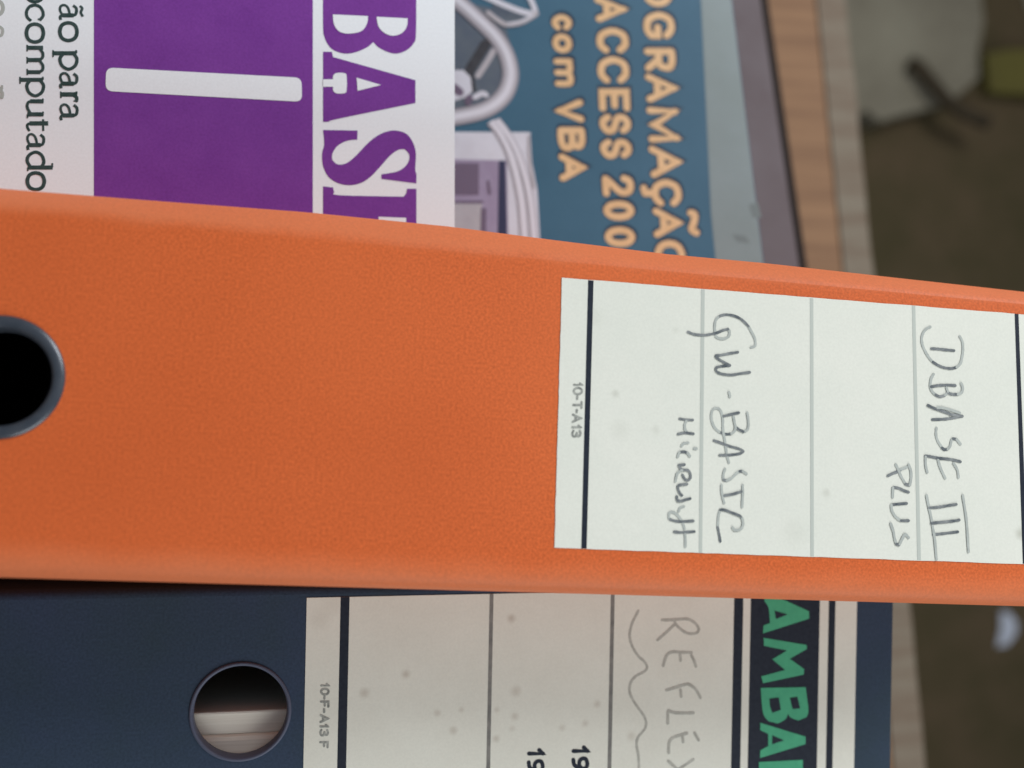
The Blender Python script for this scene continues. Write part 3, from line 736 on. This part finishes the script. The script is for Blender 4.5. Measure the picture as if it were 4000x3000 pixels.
m.poly(ap([(100, 0), (420, 60), (600, 130), (480, 180), (560, 470), (500, 700), (300, 800), (60, 860), (60, 60)]), H, MI['sl'])
m.poly(ap([(60, 900), (648, 903), (658, 1100), (695, 1290), (718, 1700), (60, 1700)]), H + 4e-5, MI['l2'])
m.poly(ap([(60, 1085), (488, 1095), (500, 1700), (60, 1700)]), H + 1e-4, MI['l3'])
m.poly(ap([(60, 1112), (298, 1115), (296, 1332), (60, 1330)]), H + 1.6e-4, MI['l4'])
m.poly(ap([(60, 1390), (318, 1392), (310, 1700), (60, 1700)]), H + 1.6e-4, MI['l1'])
m.poly(ap([(312, 1420), (348, 1422), (346, 1600), (308, 1600)]), H + 2.2e-4, MI['l4'])
m.poly(ap([(434, 1098), (478, 1098), (492, 1700), (424, 1700)]), H + 1.6e-4, MI['dk'])
rib([(360, 1240), (370, 1320)], 12, 'l4', 1.7e-4); rib([(140, 1380), (320, 1378)], 10, 'l4', 1.8e-4)
tube([(415, 820), (485, 910), (552, 1030), (610, 1200), (650, 1390), (675, 1660)], 34, 1.2e-4, 1)
tube([(378, 830), (445, 920), (505, 1040), (555, 1210), (590, 1400), (610, 1660)], 38, 1.6e-4, 1)
rib([(345, 300), (290, 390), (235, 480)], 40, 'bk', 5e-5)
rib([(400, 345), (350, 430), (290, 520)], 22, 'l1', 1e-4); rib([(305, 255), (240, 360), (175, 460)], 12, 'sl', 1.1e-4)
m.poly(ap([(60, 480), (190, 480), (255, 540), (265, 610), (220, 660), (130, 690), (60, 690)]), H + 1.2e-4, MI['l2'])
rib([(130, 600), (165, 630)], 34, 'l4', 2e-4); rib([(230, 670), (225, 700)], 26, 'l4', 2e-4); rib([(270, 665), (320, 640), (345, 650)], 22, 'l2', 1.8e-4)
rib([(250, 500), (265, 620)], 14, 'bk', 1.6e-4)
rib([(420, 40), (520, 80), (610, 110)], 34, 'sl', 6e-5)
ring = [(60, -60), (190, 40), (300, 140), (410, 250), (480, 360), (512, 470), (508, 560), (470, 650), (390, 725), (270, 775), (60, 815)]
tube(ring, 64, 2.2e-4)
rib([(640, 930), (645, 1090), (672, 1280)], 10, 'l1', 2e-4)
rib([(300, -40), (480, 40), (600, 85), (680, 100)], 24, 'l2', 2.2e-4); rib([(630, -40), (668, 40), (685, 95)], 22, 'l2', 2.8e-4); rib([(690, 95), (600, 150), (500, 172), (440, 150), (360, 90)], 20, 'l1', 3e-4); rib([(670, 105), (590, 148), (500, 165)], 9, 'l2', 3.8e-4)
m.build('cover_picture', [LILAC1, LILAC2, LILAC3, LILAC4, ARTDK, ARTBK, ARTSL] + TUBE, fc)

# mauve and maroon hardbacks behind
FM = Frame(at_Y(3120, 1035, .392), -2.5, 12)
book(FM, 'hardback_book', 'mauve grey cloth hardback behind the blue paperback', -.17, .002, (3044, 515), .035, MAUVE, cb=.002)
FN = Frame(at_Y(3136, 1040, .436), -2.5, 12)
book(FN, 'hardback_book', 'dark maroon hardback, only its thin top edge showing before the wooden board', -.18, .003, (3076, 515), .03, MAROON, cb=.002)

# wooden board behind everything
FW = Frame(at_Y(3233, 456, .60), 0, 10.8)
u0, u1 = -.22, .56
um, vb = FW.seat(u0, u1); u0 -= um; u1 -= um
WB = FW.empty('wooden_board', 'brown wooden board with a pale top strip standing behind books and binders', 'board')
vt = FW.uv(3233, 456)[1]; vt2 = FW.uv(3349, 480)[1]
m = MB(); m.box(u0, u1, 0, .016, 0, vt); m.build('panel', WOOD, WB, bevel=.0006)
m = MB()
N = 60; prof = [(u0 + (u1 - u0) * i / N, vt2 + .0005 * math.sin(i * .5) + .0003 * math.sin(i * 1.3)) for i in range(N + 1)]
m.add([(u, y, v) for y in (-.001, .017) for u, v in prof] + [(u, y, vt + .0002) for y in (-.001, .017) for u, v in prof],
      [(i, i + 1, 2 * (N + 1) + i + 1, 2 * (N + 1) + i) for i in range(N)] + [((N + 1) + i, 3 * (N + 1) + i, 3 * (N + 1) + i + 1, (N + 1) + i + 1) for i in range(N)]
      + [(i, (N + 1) + i, (N + 1) + i + 1, i + 1) for i in range(N)] + [(2 * (N + 1) + i, 2 * (N + 1) + i + 1, 3 * (N + 1) + i + 1, 3 * (N + 1) + i) for i in range(N)]
      + [(0, 2 * (N + 1), 3 * (N + 1), N + 1), (N, N + 1 + N, 3 * (N + 1) + N, 2 * (N + 1) + N)])
m.build('top_strip', EDGE, WB)

# ------------------------------------------------------------------ things hanging on the far wall
YW = 1.62


def wallpt(x, y, Y=YW): p = at_Y(x, y, Y); return p.x, p.z


def hanging(name, label, cat, outline, thick, mtl, wav=.004, parts=()):
    pts_ = [wallpt(*p) for p in outline]
    cx = sum(p[0] for p in pts_) / len(pts_); zb = min(p[1] for p in pts_)
    e = bpy.data.objects.new(name, None); COL.objects.link(e); e.location = (cx, YW, zb); e.empty_display_size = .05
    e['label'] = label; e['category'] = cat
    me = bpy.data.meshes.new('body'); bm = bmesh.new()
    f = bm.faces.new([bm.verts.new((x - cx, -thick, z - zb)) for x, z in pts_])
    r = bmesh.ops.extrude_face_region(bm, geom=[f])
    for v in r['geom']:
        if isinstance(v, bmesh.types.BMVert): v.co.y = -.001
    bmesh.ops.triangulate(bm, faces=bm.faces[:])
    bmesh.ops.subdivide_edges(bm, edges=bm.edges[:], cuts=3, use_grid_fill=True)
    for v in bm.verts:
        if v.co.y < -.002: v.co.y += wav * math.sin(v.co.x * 38 + v.co.z * 15) + wav * .7 * math.sin(v.co.z * 50)
    bmesh.ops.recalc_face_normals(bm, faces=bm.faces)
    bm.to_mesh(me); bm.free(); me.materials.append(mtl)
    o = bpy.data.objects.new('body', me); COL.objects.link(o); o.parent = e
    return e, cx, zb


e, cx, zb = hanging('canvas_bag', 'pale canvas bag with a dark strap hanging on the brown wall', 'bag',
                    [(2950, -500), (3600, -480), (3770, -200), (3765, 120), (3740, 230), (3760, 330), (3640, 430), (3480, 470), (3380, 500), (3330, 455), (3200, 520), (2950, 560)], .05, CLOTH, .006)
m = MB()
cur = [wallpt(*p, Y=1.55) for p in ((3560, 250), (3590, 262), (3640, 320), (3700, 390), (3765, 440), (3860, 480))]
for i in range(len(cur)):
    pass
R_ = [.036, .034, .026, .026, .03, .03]
vs = []; n8 = 8
for i, ((x, z), r) in enumerate(zip(cur, R_)):
    a_ = Vector(cur[max(0, i - 1)]); b_ = Vector(cur[min(len(cur) - 1, i + 1)]); t = (b_ - a_).normalized(); nn = Vector((-t.y, t.x))
    for k in range(n8):
        an = 2 * math.pi * k / n8
        vs.append((x - cx + nn.x * r * .38 * math.cos(an), 1.552 - YW + .012 * math.sin(an), z - zb + nn.y * r * .38 * math.cos(an)))
m.add(vs, [(i * n8 + k, i * n8 + (k + 1) % n8, (i + 1) * n8 + (k + 1) % n8, (i + 1) * n8 + k) for i in range(len(cur) - 1) for k in range(n8)] + [tuple(range(n8)), tuple(range((len(cur) - 1) * n8, len(cur) * n8))])
m.build('strap', STRAP, e, smooth=True)
hanging('olive_cloth', 'olive green cloth hanging on the brown wall beside the canvas bag', 'cloth', [(3800, 232), (3900, 215), (4150, 220), (4300, 330), (4200, 420), (3960, 385), (3830, 372)], .03, OLIVE, .004)
hanging('paper_tag', 'small bluish white paper tag on the brown wall above the navy binder', 'tag', [(3905, 2385), (3935, 2390), (3968, 2430), (3965, 2475), (3930, 2520), (3890, 2525), (3905, 2460)], .004, TAG, .0008)
hanging('paper_sheet', 'pale sheet of paper pinned high on the brown wall past the canvas bag', 'paper', [(3965, -300), (4300, -320), (4300, 60), (4010, 45), (3985, -60)], .006, CLOTH, .001)
